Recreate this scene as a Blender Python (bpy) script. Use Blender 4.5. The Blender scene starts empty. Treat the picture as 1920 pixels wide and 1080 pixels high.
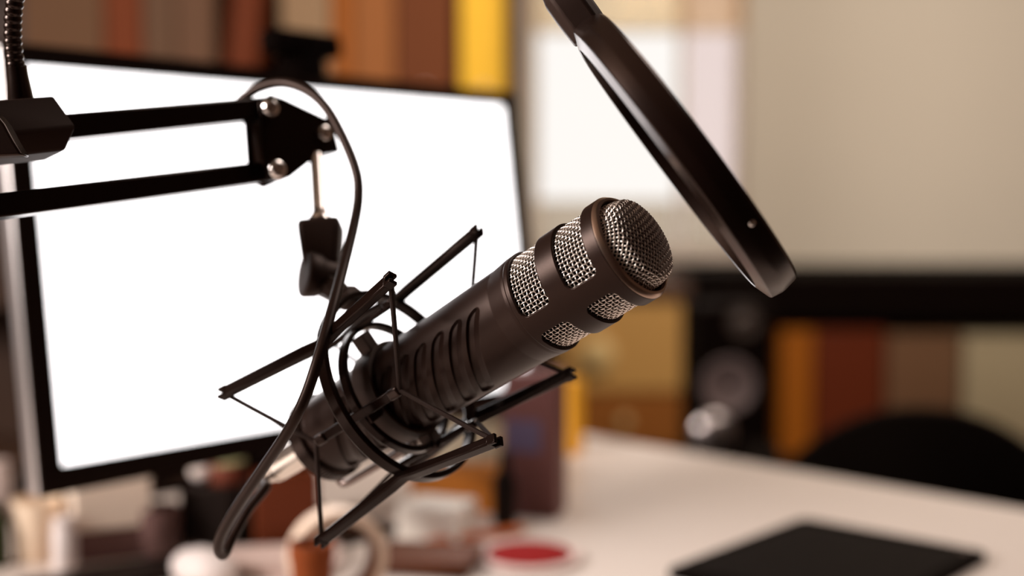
import bpy, bmesh, math, random
from mathutils import Vector, Matrix, Quaternion
PI = math.pi
rad = math.radians
random.seed(4)
S = bpy.context.scene
C = S.collection

# ------------------------------------------------------------------ camera
FPX = 2400.0                      # focal length in pixels of a 1920 px wide frame (45 mm on 36 mm)
PITCH = rad(4.0)
EYE = Vector((0, 0, 1.10))
FW = Vector((0, math.cos(PITCH), -math.sin(PITCH)))
UP = Vector((0, math.sin(PITCH), math.cos(PITCH)))
RT = Vector((1, 0, 0))
DESK_Z = 0.75

def P(x, y, d):
    """point at depth d (m) behind picture point x, y"""
    return EYE + RT*((x-960)/FPX*d) + UP*((540-y)/FPX*d) + FW*d

def on_plane(x, y, z):
    r = RT*((x-960)/FPX) + UP*((540-y)/FPX) + FW
    k = (z-EYE.z)/r.z
    return EYE + r*k

def at_y(x, y, Y):
    r = RT*((x-960)/FPX) + UP*((540-y)/FPX) + FW
    return EYE + r*(Y/r.y)

# ------------------------------------------------------------------ materials
def srgb(r, g, b):
    f = lambda c: (c/255/12.92) if c/255 <= .04045 else ((c/255+.055)/1.055)**2.4
    return (f(r), f(g), f(b), 1)

def mat(name, col, rough=.5, metal=0.0, noise=0.0, nscale=40, bump=0.0, bscale=400, spec=.5, coat=0.0, stretch=None):
    m = bpy.data.materials.new(name); m.use_nodes = True
    nt = m.node_tree; b = nt.nodes['Principled BSDF']
    b.inputs['Roughness'].default_value = rough
    b.inputs['Metallic'].default_value = metal
    b.inputs['Specular IOR Level'].default_value = spec
    b.inputs['Coat Weight'].default_value = coat
    if not metal and max(col[:3]) < .03: b.inputs['Specular Tint'].default_value = (1, .70, .60, 1)   # brownish sheen of the dark coatings
    b.inputs['Base Color'].default_value = col
    tc = nt.nodes.new('ShaderNodeTexCoord'); mp = nt.nodes.new('ShaderNodeMapping')
    nt.links.new(tc.outputs['Object'], mp.inputs['Vector'])
    if stretch: mp.inputs['Scale'].default_value = stretch
    if noise:
        n = nt.nodes.new('ShaderNodeTexNoise'); n.inputs['Scale'].default_value = nscale; n.inputs['Detail'].default_value = 4
        nt.links.new(mp.outputs['Vector'], n.inputs['Vector'])
        mx = nt.nodes.new('ShaderNodeMixRGB'); mx.inputs[1].default_value = tuple(c*(1-noise) for c in col[:3])+(1,)
        mx.inputs[2].default_value = tuple(min(1, c*(1+noise)) for c in col[:3])+(1,)
        nt.links.new(n.outputs['Fac'], mx.inputs[0]); nt.links.new(mx.outputs[0], b.inputs['Base Color'])
    if bump:
        n2 = nt.nodes.new('ShaderNodeTexNoise'); n2.inputs['Scale'].default_value = bscale
        nt.links.new(mp.outputs['Vector'], n2.inputs['Vector'])
        bp = nt.nodes.new('ShaderNodeBump'); bp.inputs['Strength'].default_value = bump; bp.inputs['Distance'].default_value = .0004
        nt.links.new(n2.outputs['Fac'], bp.inputs['Height']); nt.links.new(bp.outputs['Normal'], b.inputs['Normal'])
    return m

def emit_mat(name, col, strength):
    m = bpy.data.materials.new(name); m.use_nodes = True
    nt = m.node_tree; b = nt.nodes['Principled BSDF']
    b.inputs['Base Color'].default_value = (.02, .02, .02, 1)
    b.inputs['Emission Color'].default_value = col
    b.inputs['Emission Strength'].default_value = strength
    b.inputs['Roughness'].default_value = .3
    return m

K = {}
K['mic'] = mat('mic_satin_coating', (.014, .006, .0042, 1), .36, 0, .12, 60, .07, 2600, spec=.30)
K['mic_dark'] = mat('mic_dark_core', (.0025, .0012, .0009, 1), .9, spec=.05)
K['wire'] = mat('steel_wire', (.98, .88, .81, 1), .30, 1, .03, 500)
K['bezel'] = mat('bronze_bezel', (.62, .45, .36, 1), .28, 1, .05, 200)
K['black'] = mat('black_metal_paint', (.008, .0034, .0023, 1), .20, 0, .15, 80, 0, 1800, spec=.17)
K['gloss'] = mat('black_gloss_plastic', (.009, .004, .0028, 1), .27, 0, .15, 60, .05, 1200)
K['matte'] = mat('black_matte_plastic', (.016, .0075, .0055, 1), .5, 0, .15, 60, .08, 1500)
K['rubber'] = mat('cable_rubber', (.015, .007, .005, 1), .40, 0, .1, 90, .08, 1500, spec=.32)
K['cord'] = mat('elastic_cord', (.010, .005, .004, 1), .75, 0, .4, 900, .8, 2500)
K['silver'] = mat('brushed_steel', (.92, .84, .80, 1), .22, 1, .06, 300)
K['alu'] = mat('aluminium', (.86, .80, .79, 1), .38, 1, .04, 200)
K['plug'] = mat('nickel_plug', (.95, .86, .78, 1), .20, 1, .05, 200)
K['fabric'] = mat('filter_nylon', (.010, .007, .006, 1), .85, 0, .3, 900, .5, 2500)
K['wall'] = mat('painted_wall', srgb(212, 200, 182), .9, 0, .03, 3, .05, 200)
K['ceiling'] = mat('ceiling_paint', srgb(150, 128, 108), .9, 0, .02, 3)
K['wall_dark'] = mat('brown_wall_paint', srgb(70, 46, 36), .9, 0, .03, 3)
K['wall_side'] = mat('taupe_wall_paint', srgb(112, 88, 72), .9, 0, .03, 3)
K['floor'] = mat('dark_wood_floor', (.030, .016, .010, 1), .5, 0, .35, 6, .1, 60, stretch=(1, 8, 1))
K['frame'] = mat('window_frame_paint', srgb(225, 208, 192), .5, 0, .02, 20)
K['desk'] = mat('white_laminate', srgb(216, 202, 192), .45, 0, .02, 12, .03, 300)
K['blackwood'] = mat('black_furniture', (.0022, .0010, .0007, 1), .75, 0, .3, 20, .05, 100, spec=.04, stretch=(1, 1, 6))
K['walnut'] = mat('brown_bookcase_wood', (.085, .036, .017, 1), .55, 0, .4, 14, .1, 120, stretch=(6, 6, 1))

def glass_mat():
    m = bpy.data.materials.new('window_glass'); m.use_nodes = True
    nt = m.node_tree; nt.nodes.remove(nt.nodes['Principled BSDF'])
    out = nt.nodes['Material Output']
    tr = nt.nodes.new('ShaderNodeBsdfTransparent'); tr.inputs[0].default_value = (.97, .97, .96, 1)
    gl = nt.nodes.new('ShaderNodeBsdfGlossy'); gl.inputs['Roughness'].default_value = .03
    fr = nt.nodes.new('ShaderNodeFresnel'); fr.inputs[0].default_value = 1.45
    mx = nt.nodes.new('ShaderNodeMixShader')
    nt.links.new(fr.outputs[0], mx.inputs[0]); nt.links.new(tr.outputs[0], mx.inputs[1]); nt.links.new(gl.outputs[0], mx.inputs[2])
    nt.links.new(mx.outputs[0], out.inputs['Surface'])
    return m
K['glass'] = glass_mat()

def frost_mat(nm='frosted_glass', tcol=(.62, .57, .50, 1), k=.35, dcol=(.8, .74, .66, 1)):
    m = bpy.data.materials.new(nm); m.use_nodes = True
    nt = m.node_tree; nt.nodes.remove(nt.nodes['Principled BSDF'])
    out = nt.nodes['Material Output']
    tr = nt.nodes.new('ShaderNodeBsdfTransparent'); tr.inputs[0].default_value = tcol
    di = nt.nodes.new('ShaderNodeBsdfTranslucent'); di.inputs[0].default_value = dcol
    mx = nt.nodes.new('ShaderNodeMixShader'); mx.inputs[0].default_value = k
    nt.links.new(tr.outputs[0], mx.inputs[1]); nt.links.new(di.outputs[0], mx.inputs[2])
    nt.links.new(mx.outputs[0], out.inputs['Surface'])
    return m
K['frost'] = frost_mat()
K['tint'] = frost_mat('tinted_glass', (.86, .80, .79, 1), .08, (.8, .75, .74, 1))
K['blind'] = frost_mat('blind_fabric', (.95, .85, .70, 1), .3, (.95, .86, .72, 1))

def screen_mat():
    m = bpy.data.materials.new('lit_screen'); m.use_nodes = True
    nt = m.node_tree; b = nt.nodes['Principled BSDF']
    b.inputs['Base Color'].default_value = (.01, .01, .01, 1); b.inputs['Roughness'].default_value = .25
    tc = nt.nodes.new('ShaderNodeTexCoord'); mp = nt.nodes.new('ShaderNodeMapping'); mp.inputs['Scale'].default_value = (3, 3, 24)
    n = nt.nodes.new('ShaderNodeTexNoise'); n.inputs['Scale'].default_value = 9
    nt.links.new(tc.outputs['Object'], mp.inputs[0]); nt.links.new(mp.outputs[0], n.inputs['Vector'])
    r = nt.nodes.new('ShaderNodeValToRGB')
    r.color_ramp.elements[0].position = .3; r.color_ramp.elements[0].color = (.86, .82, .84, 1)
    r.color_ramp.elements[1].position = .5; r.color_ramp.elements[1].color = (1, .955, .95, 1)
    nt.links.new(n.outputs['Fac'], r.inputs[0]); nt.links.new(r.outputs[0], b.inputs['Emission Color'])
    b.inputs['Emission Strength'].default_value = SCREEN
    return m
SCREEN = 3.2
K['screen'] = screen_mat()

# ------------------------------------------------------------------ mesh builder
class MB:
    def __init__(s): s.v = []; s.f = []
    def add(s, vs, fs):
        o = len(s.v); s.v += [Vector(v) for v in vs]; s.f += [tuple(i+o for i in f) for f in fs]; return s
    def box(s, c, ax, h):
        a, b, d = [Vector(x).normalized()*k for x, k in zip(ax, h)]; c = Vector(c)
        if a.cross(b).dot(d) < 0: a = -a
        vs = [c+a*i+b*j+d*k for i in (-1, 1) for j in (-1, 1) for k in (-1, 1)]
        return s.add(vs, [(0,1,3,2), (4,6,7,5), (0,4,5,1), (2,3,7,6), (0,2,6,4), (1,5,7,3)])
    def abox(s, x0, x1, y0, y1, z0, z1):
        return s.box(((x0+x1)/2, (y0+y1)/2, (z0+z1)/2), ((1,0,0), (0,1,0), (0,0,1)), ((x1-x0)/2, (y1-y0)/2, (z1-z0)/2))
    def sweep(s, path, prof, closed=False, up=None, caps=True):
        """prof(i, n) -> list of (a, b) offsets; a along the side vector, b along the normal"""
        path = [Vector(p) for p in path]; n = len(path)
        T = []
        for i in range(n):
            a = path[(i-1) % n] if (closed or i) else path[0]
            b = path[(i+1) % n] if (closed or i < n-1) else path[-1]
            T.append((b-a).normalized())
        N = []
        if up is None:
            u0 = T[0].orthogonal().normalized(); N.append(u0)
            for i in range(1, n):
                q = T[i-1].rotation_difference(T[i]); x = q @ N[-1]; x = (x-T[i]*x.dot(T[i])).normalized(); N.append(x)
        else:
            for i in range(n):
                u = up(i) if callable(up) else Vector(up)
                N.append((u-T[i]*u.dot(T[i])).normalized())
        base = len(s.v); m = None
        for i in range(n):
            B = N[i].cross(T[i]); pr = prof(i, n); m = len(pr)
            for a, b in pr: s.v.append(path[i]+B*a+N[i]*b)
        for i in range(n if closed else n-1):
            j = (i+1) % n
            for k in range(m):
                l = (k+1) % m
                s.f.append((base+i*m+k, base+i*m+l, base+j*m+l, base+j*m+k))
        if caps and not closed:
            s.f.append(tuple(base+k for k in reversed(range(m)))); s.f.append(tuple(base+(n-1)*m+k for k in range(m)))
        return s
    def tube(s, path, r, k=10, closed=False):
        rf = r if callable(r) else (lambda i, n: r)
        def pr(i, n):
            q = rf(i, n); return [(q*math.cos(2*PI*j/k), q*math.sin(2*PI*j/k)) for j in range(k)]
        return s.sweep(path, pr, closed)
    def bar(s, path, w, h, up, closed=False):
        return s.sweep(path, lambda i, n: [(-w/2, -h/2), (w/2, -h/2), (w/2, h/2), (-w/2, h/2)], closed, up)
    def lathe(s, o, ax, prof, k=48, closed=False):
        """prof = [(t, r)] along axis"""
        ax = Vector(ax).normalized(); u = ax.orthogonal().normalized(); w = ax.cross(u); o = Vector(o); base = len(s.v)
        for t, r in prof:
            for j in range(k):
                a = 2*PI*j/k; s.v.append(o+ax*t+(u*math.cos(a)+w*math.sin(a))*r)
        m = len(prof)
        for i in range(m if closed else m-1):
            q = (i+1) % m
            for j in range(k):
                l = (j+1) % k
                s.f.append((base+i*k+j, base+i*k+l, base+q*k+l, base+q*k+j))
        if not closed:
            s.f.append(tuple(base+j for j in reversed(range(k)))); s.f.append(tuple(base+(m-1)*k+j for j in range(k)))
        return s
    def prism(s, pts, ext):
        pts = [Vector(p) for p in pts]; ext = Vector(ext); n = len(pts)
        nor = Vector((0,0,0))
        for i in range(n): nor += pts[i].cross(pts[(i+1) % n])
        if nor.dot(ext) > 0: pts.reverse()
        return s.add(pts+[p+ext for p in pts], [tuple(range(n)), tuple(n+i for i in reversed(range(n)))] + [((i+1) % n, i, n+i, n+(i+1) % n) for i in range(n)])
    def ball(s, c, r, ax=None, k=20, m=12):
        X, Y, Z = [Vector(a) for a in (ax or ((1,0,0), (0,1,0), (0,0,1)))]; c = Vector(c)
        rr = r if hasattr(r, '__len__') else (r, r, r); base = len(s.v)
        s.v.append(c-Z*rr[2])
        for i in range(1, m):
            th = -PI/2+PI*i/m
            for j in range(k):
                a = 2*PI*j/k
                s.v.append(c+X*(rr[0]*math.cos(th)*math.cos(a))+Y*(rr[1]*math.cos(th)*math.sin(a))+Z*(rr[2]*math.sin(th)))
        s.v.append(c+Z*rr[2]); top = len(s.v)-1
        for j in range(k):
            l = (j+1) % k
            s.f.append((base, base+1+l, base+1+j)); s.f.append((top, base+1+(m-2)*k+j, base+1+(m-2)*k+l))
            for i in range(m-2):
                s.f.append((base+1+i*k+j, base+1+i*k+l, base+1+(i+1)*k+l, base+1+(i+1)*k+j))
        return s
    def build(s, name, m, parent=None, smooth=40, bevel=0, seg=2, origin=None, fix=True, solid=0):
        if parent is not None: o0 = parent_origin(parent)
        elif origin is not None: o0 = Vector(origin)
        else:
            xs = [v.x for v in s.v]; ys = [v.y for v in s.v]; zs = [v.z for v in s.v]
            o0 = Vector(((min(xs)+max(xs))/2, (min(ys)+max(ys))/2, min(zs)))
        me = bpy.data.meshes.new(name); me.from_pydata([v-o0 for v in s.v], [], s.f)
        if fix:
            bm = bmesh.new(); bm.from_mesh(me); bmesh.ops.recalc_face_normals(bm, faces=bm.faces); bm.to_mesh(me); bm.free()
        if smooth:
            me.shade_smooth()
            me.set_sharp_from_angle(angle=rad(smooth))
        me.materials.append(m)
        o = bpy.data.objects.new(name, me); C.objects.link(o)
        if parent is not None: o.parent = parent
        else: o.location = o0
        if solid:
            q = o.modifiers.new('thickness', 'SOLIDIFY'); q.thickness = solid; q.offset = -1
        if bevel:
            q = o.modifiers.new('bevel', 'BEVEL'); q.width = bevel; q.segments = seg; q.limit_method = 'ANGLE'; q.angle_limit = rad(35)
            q.harden_normals = False
        return o

def parent_origin(p):
    v = Vector(p.location)
    while p.parent: p = p.parent; v += Vector(p.location)
    return v

def thing(name, label, cat, loc, group=None):
    o = bpy.data.objects.new(name, None); C.objects.link(o)
    o.location = loc; o.empty_display_size = .05
    o['label'] = label; o['category'] = cat
    if group: o['group'] = group
    return o
def tag(o, label, cat, group=None):
    o['label'] = label; o['category'] = cat
    if group: o['group'] = group
    return o
def struct(o): o['kind'] = 'structure'; return o

def spline(pts, per=10, closed=False):
    """Catmull-Rom through points"""
    pts = [Vector(p) for p in pts]; n = len(pts); out = []
    for i in range(n if closed else n-1):
        p0 = pts[(i-1) % n] if (closed or i) else pts[0]*2-pts[1]
        p1 = pts[i]; p2 = pts[(i+1) % n]
        p3 = pts[(i+2) % n] if (closed or i < n-2) else pts[-1]*2-pts[-2]
        for k in range(per):
            t = k/per
            out.append(.5*((2*p1)+(p2-p0)*t+(2*p0-5*p1+4*p2-p3)*t*t+(3*p1-p0-3*p2+p3)*t**3))
    if not closed: out.append(pts[-1])
    return out

# ================================================================== MICROPHONE
C0 = P(1177, 466, .581)                # centre of the front ring
C1 = P(613, 818, .690)                 # centre of the rear end
AX = (C0-C1); LEN = AX.length; AX.normalize()
_m = (EYE-(C0+C1)/2).normalized()
AV = (_m-AX*_m.dot(AX)).normalized()   # across the mic, towards the viewer
AU = AX.cross(AV); AU = AU if AU.z > 0 else -AU   # across the mic, up
def cyl(t, r, deg, o=(0, 0)):
    a = rad(deg)
    return C1+AX*t+AV*(r*math.cos(a)+o[1])+AU*(r*math.sin(a)+o[0])

mic = thing('microphone', 'dark brown-black broadcast microphone with silver wire mesh head, held in the shock mount', 'microphone', C1)

BAR0 = -17.0
KN = [(-.001, .0212), (.010, .0220), (.05, .0232), (.10, .0242), (.135, .0249), (.1465, .0251), (.1515, .0257), (.1558, .0262), (.1576, .0262), (.1579, .0252), (.160, .0252)]
def r0(t):
    for (a, ra), (b, rb) in zip(KN, KN[1:]):
        if t <= b:
            k = max(0, (t-a)/(b-a)); return ra+(rb-ra)*k
    return KN[-1][1]
SLOTS = [.036, .048, .060, .072, .0845, .097, .1095, .122, .134]
def recess(t, deg, r):
    best = 0.0
    for c in range(2):
        d = (deg-BAR0-180*c+180) % 360-180
        if abs(d) > 58: continue
        q = rad(abs(d)-51.5)*r
        if q >= 0: continue
        sl = -.00024*(53-d)
        for ti in SLOTS:
            s = t-(ti-.001+sl)
            if s < -.0012 or s > .0105: continue
            cc = .0042
            smin = 0.0
            if q > -cc: smin = cc-math.sqrt(max(0, cc*cc-(q+cc)**2))
            wall = min(1, max(0, (s-smin+.0001)/.0006))
            wall = wall*wall*(3-2*wall)
            ramp = min(1, max(0, 1-s/.0088)*1.9)*min(1, max(0, (.0088-smin-s)/.0008))
            best = max(best, .0014*wall*ramp)
    return best
b = MB(); NT, NP = 520, 640
ts = [-.001+.160*i/NT for i in range(NT+1)]
for t in ts:
    r = r0(t)
    for j in range(NP):
        d = 360*j/NP
        b.v.append(cyl(t, r-(recess(t, d, r) if t > .012 else 0), d))
for i in range(NT):
    for j in range(NP):
        l = (j+1) % NP
        b.f.append((i*NP+j, i*NP+l, (i+1)*NP+l, (i+1)*NP+j))
b.build('body', K['mic'], mic, smooth=50)
# rear cap with knurled collar
kn = []
b = MB()
b.lathe(C1, AX, [(-.0095, .004), (-.0095, .0150), (-.0085, .0165), (-.006, .0185), (-.0055, .0225), (-.0045, .0235), (.0035, .0235), (.0045, .0225), (.0045, .020)], 96)
for j in range(72):
    d = 5*j
    b.box(cyl(-.0005, .0235, d), (AX, cyl(0, 1, d)-C1, cyl(0, 1, d+90)-C1), (.0036, .0006, .0005))
b.build('rear_collar', K['gloss'], mic)

# grille frame (marching squares on the unrolled cylinder)
T0, T1, RF = .1575, .2122, .0262
WINS = [(.1602, .1775), (.1880, .2055)]
def sdf(t, deg):
    """<0 inside a window"""
    best = 1.0
    d = (deg-BAR0+360) % 180           # bars centred at 0 and 180
    x = abs(d-90)*rad(1)*RF; hx = 78.5*rad(1)*RF
    for a, c in WINS:
        y = abs(t-(a+c)/2); hy = (c-a)/2; cr = .0036
        qx, qy = x-hx+cr, y-hy+cr
        v = math.hypot(max(qx, 0), max(qy, 0))+min(max(qx, qy), 0)-cr
        best = min(best, v)
    return best
NA, NB = 360, 100
val = [[sdf(T0+(T1-T0)*i/NB, j*360/NA) for j in range(NA)] for i in range(NB+1)]
b = MB(); vid = {}; 
def gv(key):
    if key in vid: return vid[key]
    if key[0] == 'v':
        _, i, j = key; t = T0+(T1-T0)*i/NB; d = j*360/NA
    else:
        _, i, j, i2, j2 = key
        a, c = val[i][j % NA], val[i2][j2 % NA]; k = a/(a-c)
        t = T0+(T1-T0)*(i+(i2-i)*k)/NB; d = (j+(j2-j)*k)*360/NA
    b.v.append(cyl(t, RF, d)); vid[key] = len(b.v)-1
    return vid[key]
for i in range(NB):
    for j in range(NA):
        cs = [(i, j), (i, j+1), (i+1, j+1), (i+1, j)]
        vs = [val[a][c % NA] for a, c in cs]
        if all(x < 0 for x in vs): continue
        poly = []
        for k in range(4):
            a, c = cs[k], cs[(k+1) % 4]
            if vs[k] >= 0: poly.append(gv(('v', a[0], a[1] % NA)))
            if (vs[k] >= 0) != (vs[(k+1) % 4] >= 0):
                p, q = sorted((a, c))
                if abs(p[1]-q[1]) == 0 and p[1] == NA: p, q = (p[0], 0), (q[0], 0)
                poly.append(gv(('e',)+p+q))
        if len(poly) > 2: b.f.append(tuple(poly))
b.build('grille_frame', K['mic'], mic, smooth=50, solid=.0026)

# bronze bezel and its dark seat
b = MB()
b.lathe(C1, AX, [(.2118, .0262), (.2126, .0261), (.2142, .0250), (.2150, .0243), (.2152, .0238), (.2146, .0233), (.2128, .0229), (.209, .0228), (.209, .0236), (.2118, .0237)], 128, closed=True)
b.build('front_bezel', K['bezel'], mic, smooth=60)
b = MB(); b.lathe(C1, AX, [(.159, .005), (.159, .0205), (.210, .0205), (.214, .0195), (.221, .0165), (.2235, .011), (.224, .004)], 64)
b.build('foam_core', K['mic_dark'], mic, smooth=60)
b = MB(); b.lathe(C1, AX, [(.1775, .0215), (.1775, .0240), (.1885, .0240), (.1885, .0215)], 64, closed=True)
b.build('inner_ring', K['mic_dark'], mic)

# woven wire sleeves behind the windows
def woven_sleeve(t0, t1):
    b = MB(); R, AMP, W = .0240, .00032, .00033
    n_ax = 72; pitch = .0021; nr = int((t1-t0)/pitch)
    for j in range(n_ax):
        d = 360*j/n_ax; pts = []
        for i in range(nr*4+1):
            t = t0+pitch*i/4
            pts.append(cyl(t, R+AMP*math.cos(PI*i/4+(PI if j % 2 else 0)), d))
        b.tube(pts, W, 6)
    for i in range(nr):
        t = t0+pitch*i
        pts = []
        for k in range(n_ax*4):
            ph = k/4*PI
            pts.append(cyl(t, R-AMP*math.cos(ph+(PI*i)), 360*k/(n_ax*4)))
        b.tube(pts, W, 6, closed=True)
    return b
woven_sleeve(.1590, .1790).build('wire_mesh_sleeve', K['wire'], mic, smooth=80, fix=False)
woven_sleeve(.1870, .2065).build('wire_mesh_sleeve', K['wire'], mic, smooth=80, fix=False)

# woven dome
def woven_dome():
    b = MB(); Rb, H, base = .0221, .0146, .2105
    W, AMP, pitch = .00036, .00038, .00200
    ca, sa = math.cos(rad(50)), math.sin(rad(50))
    E1 = AU*ca+AV*sa; E2 = AU*-sa+AV*ca; O = C1+AX*base
    pw = 4.2
    def surf(x, y, off):
        """x, y are arc-length-ish coordinates; beyond the rim the wire drops down the wall"""
        r = math.hypot(x, y)
        if r < 1e-9: return O+AX*(H+off)
        # profile by arc length
        s = r
        rr, zz, nr_, nz_ = prof(s)
        e = (E1*x+E2*y)/r
        return O+e*(rr+nr_*off)+AX*(zz+nz_*off)
    tab = []; L = 0; pr = None
    zk, rk = .0108, .0192                      # fold between the crown and the side wall
    raw = [(rk*q/60, H-(H-zk)*(q/60)**2.2) for q in range(61)]
    raw += [(rk+(Rb-rk)*(q/40)**.8, zk*(1-(q/40)**1.15)) for q in range(1, 41)]
    for _ in range(2):
        raw = [raw[0]]+[((raw[q-1][0]+2*raw[q][0]+raw[q+1][0])/4, (raw[q-1][1]+2*raw[q][1]+raw[q+1][1])/4) for q in range(1, len(raw)-1)]+[raw[-1]]
    N = len(raw)-1
    for rr, zz in raw:
        if pr: L += math.hypot(rr-pr[0], zz-pr[1])
        tab.append((L, rr, zz)); pr = (rr, zz)
    def prof(s):
        lo, hi = 0, N
        while hi-lo > 1:
            m = (lo+hi)//2
            if tab[m][0] < s: lo = m
            else: hi = m
        a, c = tab[lo], tab[hi]; k = min(1, max(0, (s-a[0])/max(1e-9, c[0]-a[0])))
        rr = a[1]+(c[1]-a[1])*k; zz = a[2]+(c[2]-a[2])*k
        dr, dz = c[1]-a[1], c[2]-a[2]; l = math.hypot(dr, dz) or 1
        return rr, zz, -dz/l, dr/l
    Lmax = L; n = int(Lmax/pitch)
    for axis in (0, 1):
        for i in range(-n, n+1):
            c = i*pitch; half = math.sqrt(max(0, Lmax**2-c*c)); m = int(half/pitch*4)
            if m < 3: continue
            pts = []
            for k in range(-m, m+1):
                s = k*pitch/4
                off = AMP*math.cos(PI*k/4+PI*(i % 2)+(PI if axis else 0))
                pts.append(surf(c, s, off) if axis else surf(s, c, off))
            b.tube(pts, W, 6)
    return b
woven_dome().build('wire_mesh_dome', K['wire'], mic, smooth=80, fix=False)
b = MB(); b.lathe(C1, AX, [(.207, .0226), (.207, .0212), (.2122, .0212), (.2122, .0226)], 96, closed=True)
b.build('dome_seat', K['mic_dark'], mic)

# ================================================================== SHOCK MOUNT
OFF = (.0030, 0.0)
RT_T, RT_R, A0 = .0605, .0514, -47.2
sm = thing('shock_mount', 'black metal spider shock mount with elastic cords around the microphone body', 'shock mount', cyl(RT_T, 0, 0, OFF))
def ringpath(t, r, n=96, off=OFF): return [cyl(t, r, 360*i/n, off) for i in range(n)]
cen = cyl(RT_T, 0, 0, OFF)
b = MB(); pts = ringpath(RT_T, RT_R)
b.bar(pts, .0068, .0036, lambda i: pts[i]-cen, closed=True)
b.build('outer_ring', K['black'], sm, bevel=.0008)
b = MB(); pts2 = ringpath(.057, .0352); cen2 = cyl(.057, 0, 0, OFF)
b.bar(pts2, .0056, .0030, lambda i: pts2[i]-cen2, closed=True)
b.build('inner_ring', K['black'], sm, bevel=.0008)

def arm_pts(k):
    d = A0+90*k
    f, m, r = cyl(.1208, .0622, d, OFF), cyl(RT_T, RT_R+.0028, d, OFF), cyl(.0, .0635, d, OFF)
    return f, m, r
FRONT = []; REAR = []
for k in range(4):
    f, m, r = arm_pts(k); d = A0+90*k; out = cyl(0, 1, d)-C1; side = cyl(0, 1, d+90)-C1
    path = [f]+[f.lerp(m, x) for x in (.3, .6, .82)]+[m.lerp((f+r)/2, .12)]+[m.lerp(r, x) for x in (.18, .4, .7)]+[r]
    path = [f, f.lerp(m, .45), f.lerp(m, .85), m-out*.0006, m.lerp(r, .15), m.lerp(r, .55), r]
    b = MB(); b.bar(path, .0062, .0044, out)
    arm = b.build('arm', K['black'], sm, bevel=.0009)
    for tip, dr in ((f, (f-m).normalized()), (r, (r-m).normalized())):
        p = MB()          # one U-shaped fork: base and two prongs as a single outline
        U = [(-.0010, -.0031), (.0042, -.0031), (.0042, -.0012), (.0006, -.0012), (.0006, .0012), (.0042, .0012), (.0042, .0031), (-.0010, .0031)]
        p.prism([tip+dr*x+side*y-out*.0025 for x, y in U], out*.0050)
        p.build('cord_fork', K['black'], arm, bevel=.0004)
    FRONT.append(f+(f-m).normalized()*.0018); REAR.append(r+(r-m).normalized()*.0018)
    p = MB(); p.ball(m-out*.0003, (.0020, .0020, .0012), (AX, side, out), 12, 8)
    p.build('rivet', K['silver'], arm)
HF = []; HR = []
for k in range(4):
    d = -4+90*k; out = cyl(0, 1, d)-C1; side = cyl(0, 1, d+90)-C1
    r_in = .0362
    p0, p1 = cyl(.029, r_in, d, OFF), cyl(.083, r_in, d, OFF)
    b = MB(); b.bar([p0, p1], .0050, .0034, out)
    bar = b.build('cage_bar', K['black'], sm, bevel=.0008)
    for p, s in ((p0, -1), (p1, 1)):
        q = MB(); q.box(p+AX*(s*.0005)+out*.0010, (AX, side, out), (.0038, .0028, .0022))
        q.build('cord_hook', K['gloss'], bar, bevel=.0015, seg=3)
    HF.append(p1+AX*.0042+out*.0012); HR.append(p0-AX*.0042+out*.0012)
b = MB()
b.lathe(C1, AX, [(.050, .0232), (.050, .0262), (.064, .0264), (.064, .0236)], 72, closed=True)
for k in range(4):
    d = -4+90*k; out = cyl(0, 1, d)-C1; side = cyl(0, 1, d+90)-C1
    b.box(cyl(.057, .0305, d), (AX, side, out), (.004, .004, .0050))
b.build('clamping_sleeve', K['matte'], sm, bevel=.0005)
b = MB(); b.tube(spline([cyl(-.0095, .0190, -94), cyl(-.0105, .0250, -94), cyl(-.0075, .0272, -94), cyl(.005, .0276, -94), cyl(.047, .0276, -94)], 8), .0021, 12)
b.build('support_rod', mat('grey_rod', (.25, .19, .17, 1), .3, 1), sm)
# elastic cords: arm tip k lies between hooks k and k+... (arms at -47, 43, 133, 223; hooks at -4, 86, 176, 266)
def cordline(a, c):
    return [a.lerp(c, i/14)+AU*(-.0004*math.sin(PI*i/14)) for i in range(15)]
for ends, hooks in ((FRONT, HF), (REAR, HR)):
    for k in range(4):
        for h in (k, (k-1) % 4):
            b = MB(); b.tube(cordline(ends[k], hooks[h]), .00125, 8)
            b.build('elastic_cord', K['cord'], sm)

# swivel adapter on top of the ring
ringtop = cyl(RT_T, RT_R, 100, OFF)
hinge = P(606, 520, .694)
stud_b = P(600, 416, .705); stud_t = P(593, 300, .728)
sw = (stud_t-stud_b).normalized()                      # up along the stud
kd = (-RT*.86-FW*.50+UP*.02); kd = (kd-sw*kd.dot(sw)).normalized()      # knob axis
kc = sw.cross(kd).normalized()
b = MB()
top = P(601, 417, .704)
def sq(c, a, bb, e1, e2): return [c+e1*a*i+e2*bb*j for i, j in ((-1,-1), (1,-1), (1,1), (-1,1))]
secs = [(top, .0118, .0105), (P(602, 440, .702), .0114, .0105), (P(604, 490, .698), .0098, .0098), (P(606, 532, .694), .0082, .0085)]
b.sweep([s[0] for s in secs], lambda i, n: [(-secs[i][1], -secs[i][2]), (secs[i][1], -secs[i][2]), (secs[i][1], secs[i][2]), (-secs[i][1], secs[i][2])], up=-FW)
adapter = b.build('swivel_adapter', K['matte'], sm, bevel=.003, seg=3)
b = MB(); kb = P(575, 514, .687)
b.lathe(kb, kd, [(-.016, .0075), (-.016, .0095), (-.009, .0100), (-.006, .0118), (.000, .0128), (.0012, .0124), (.0016, .0110), (.0012, .004)], 40)
b.build('knob', K['matte'], sm, smooth=35)
b = MB()
hp = [P(606, 530, .694), P(630, 545, .682), P(652, 562, .672), ringtop+AU*.0015]
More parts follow.
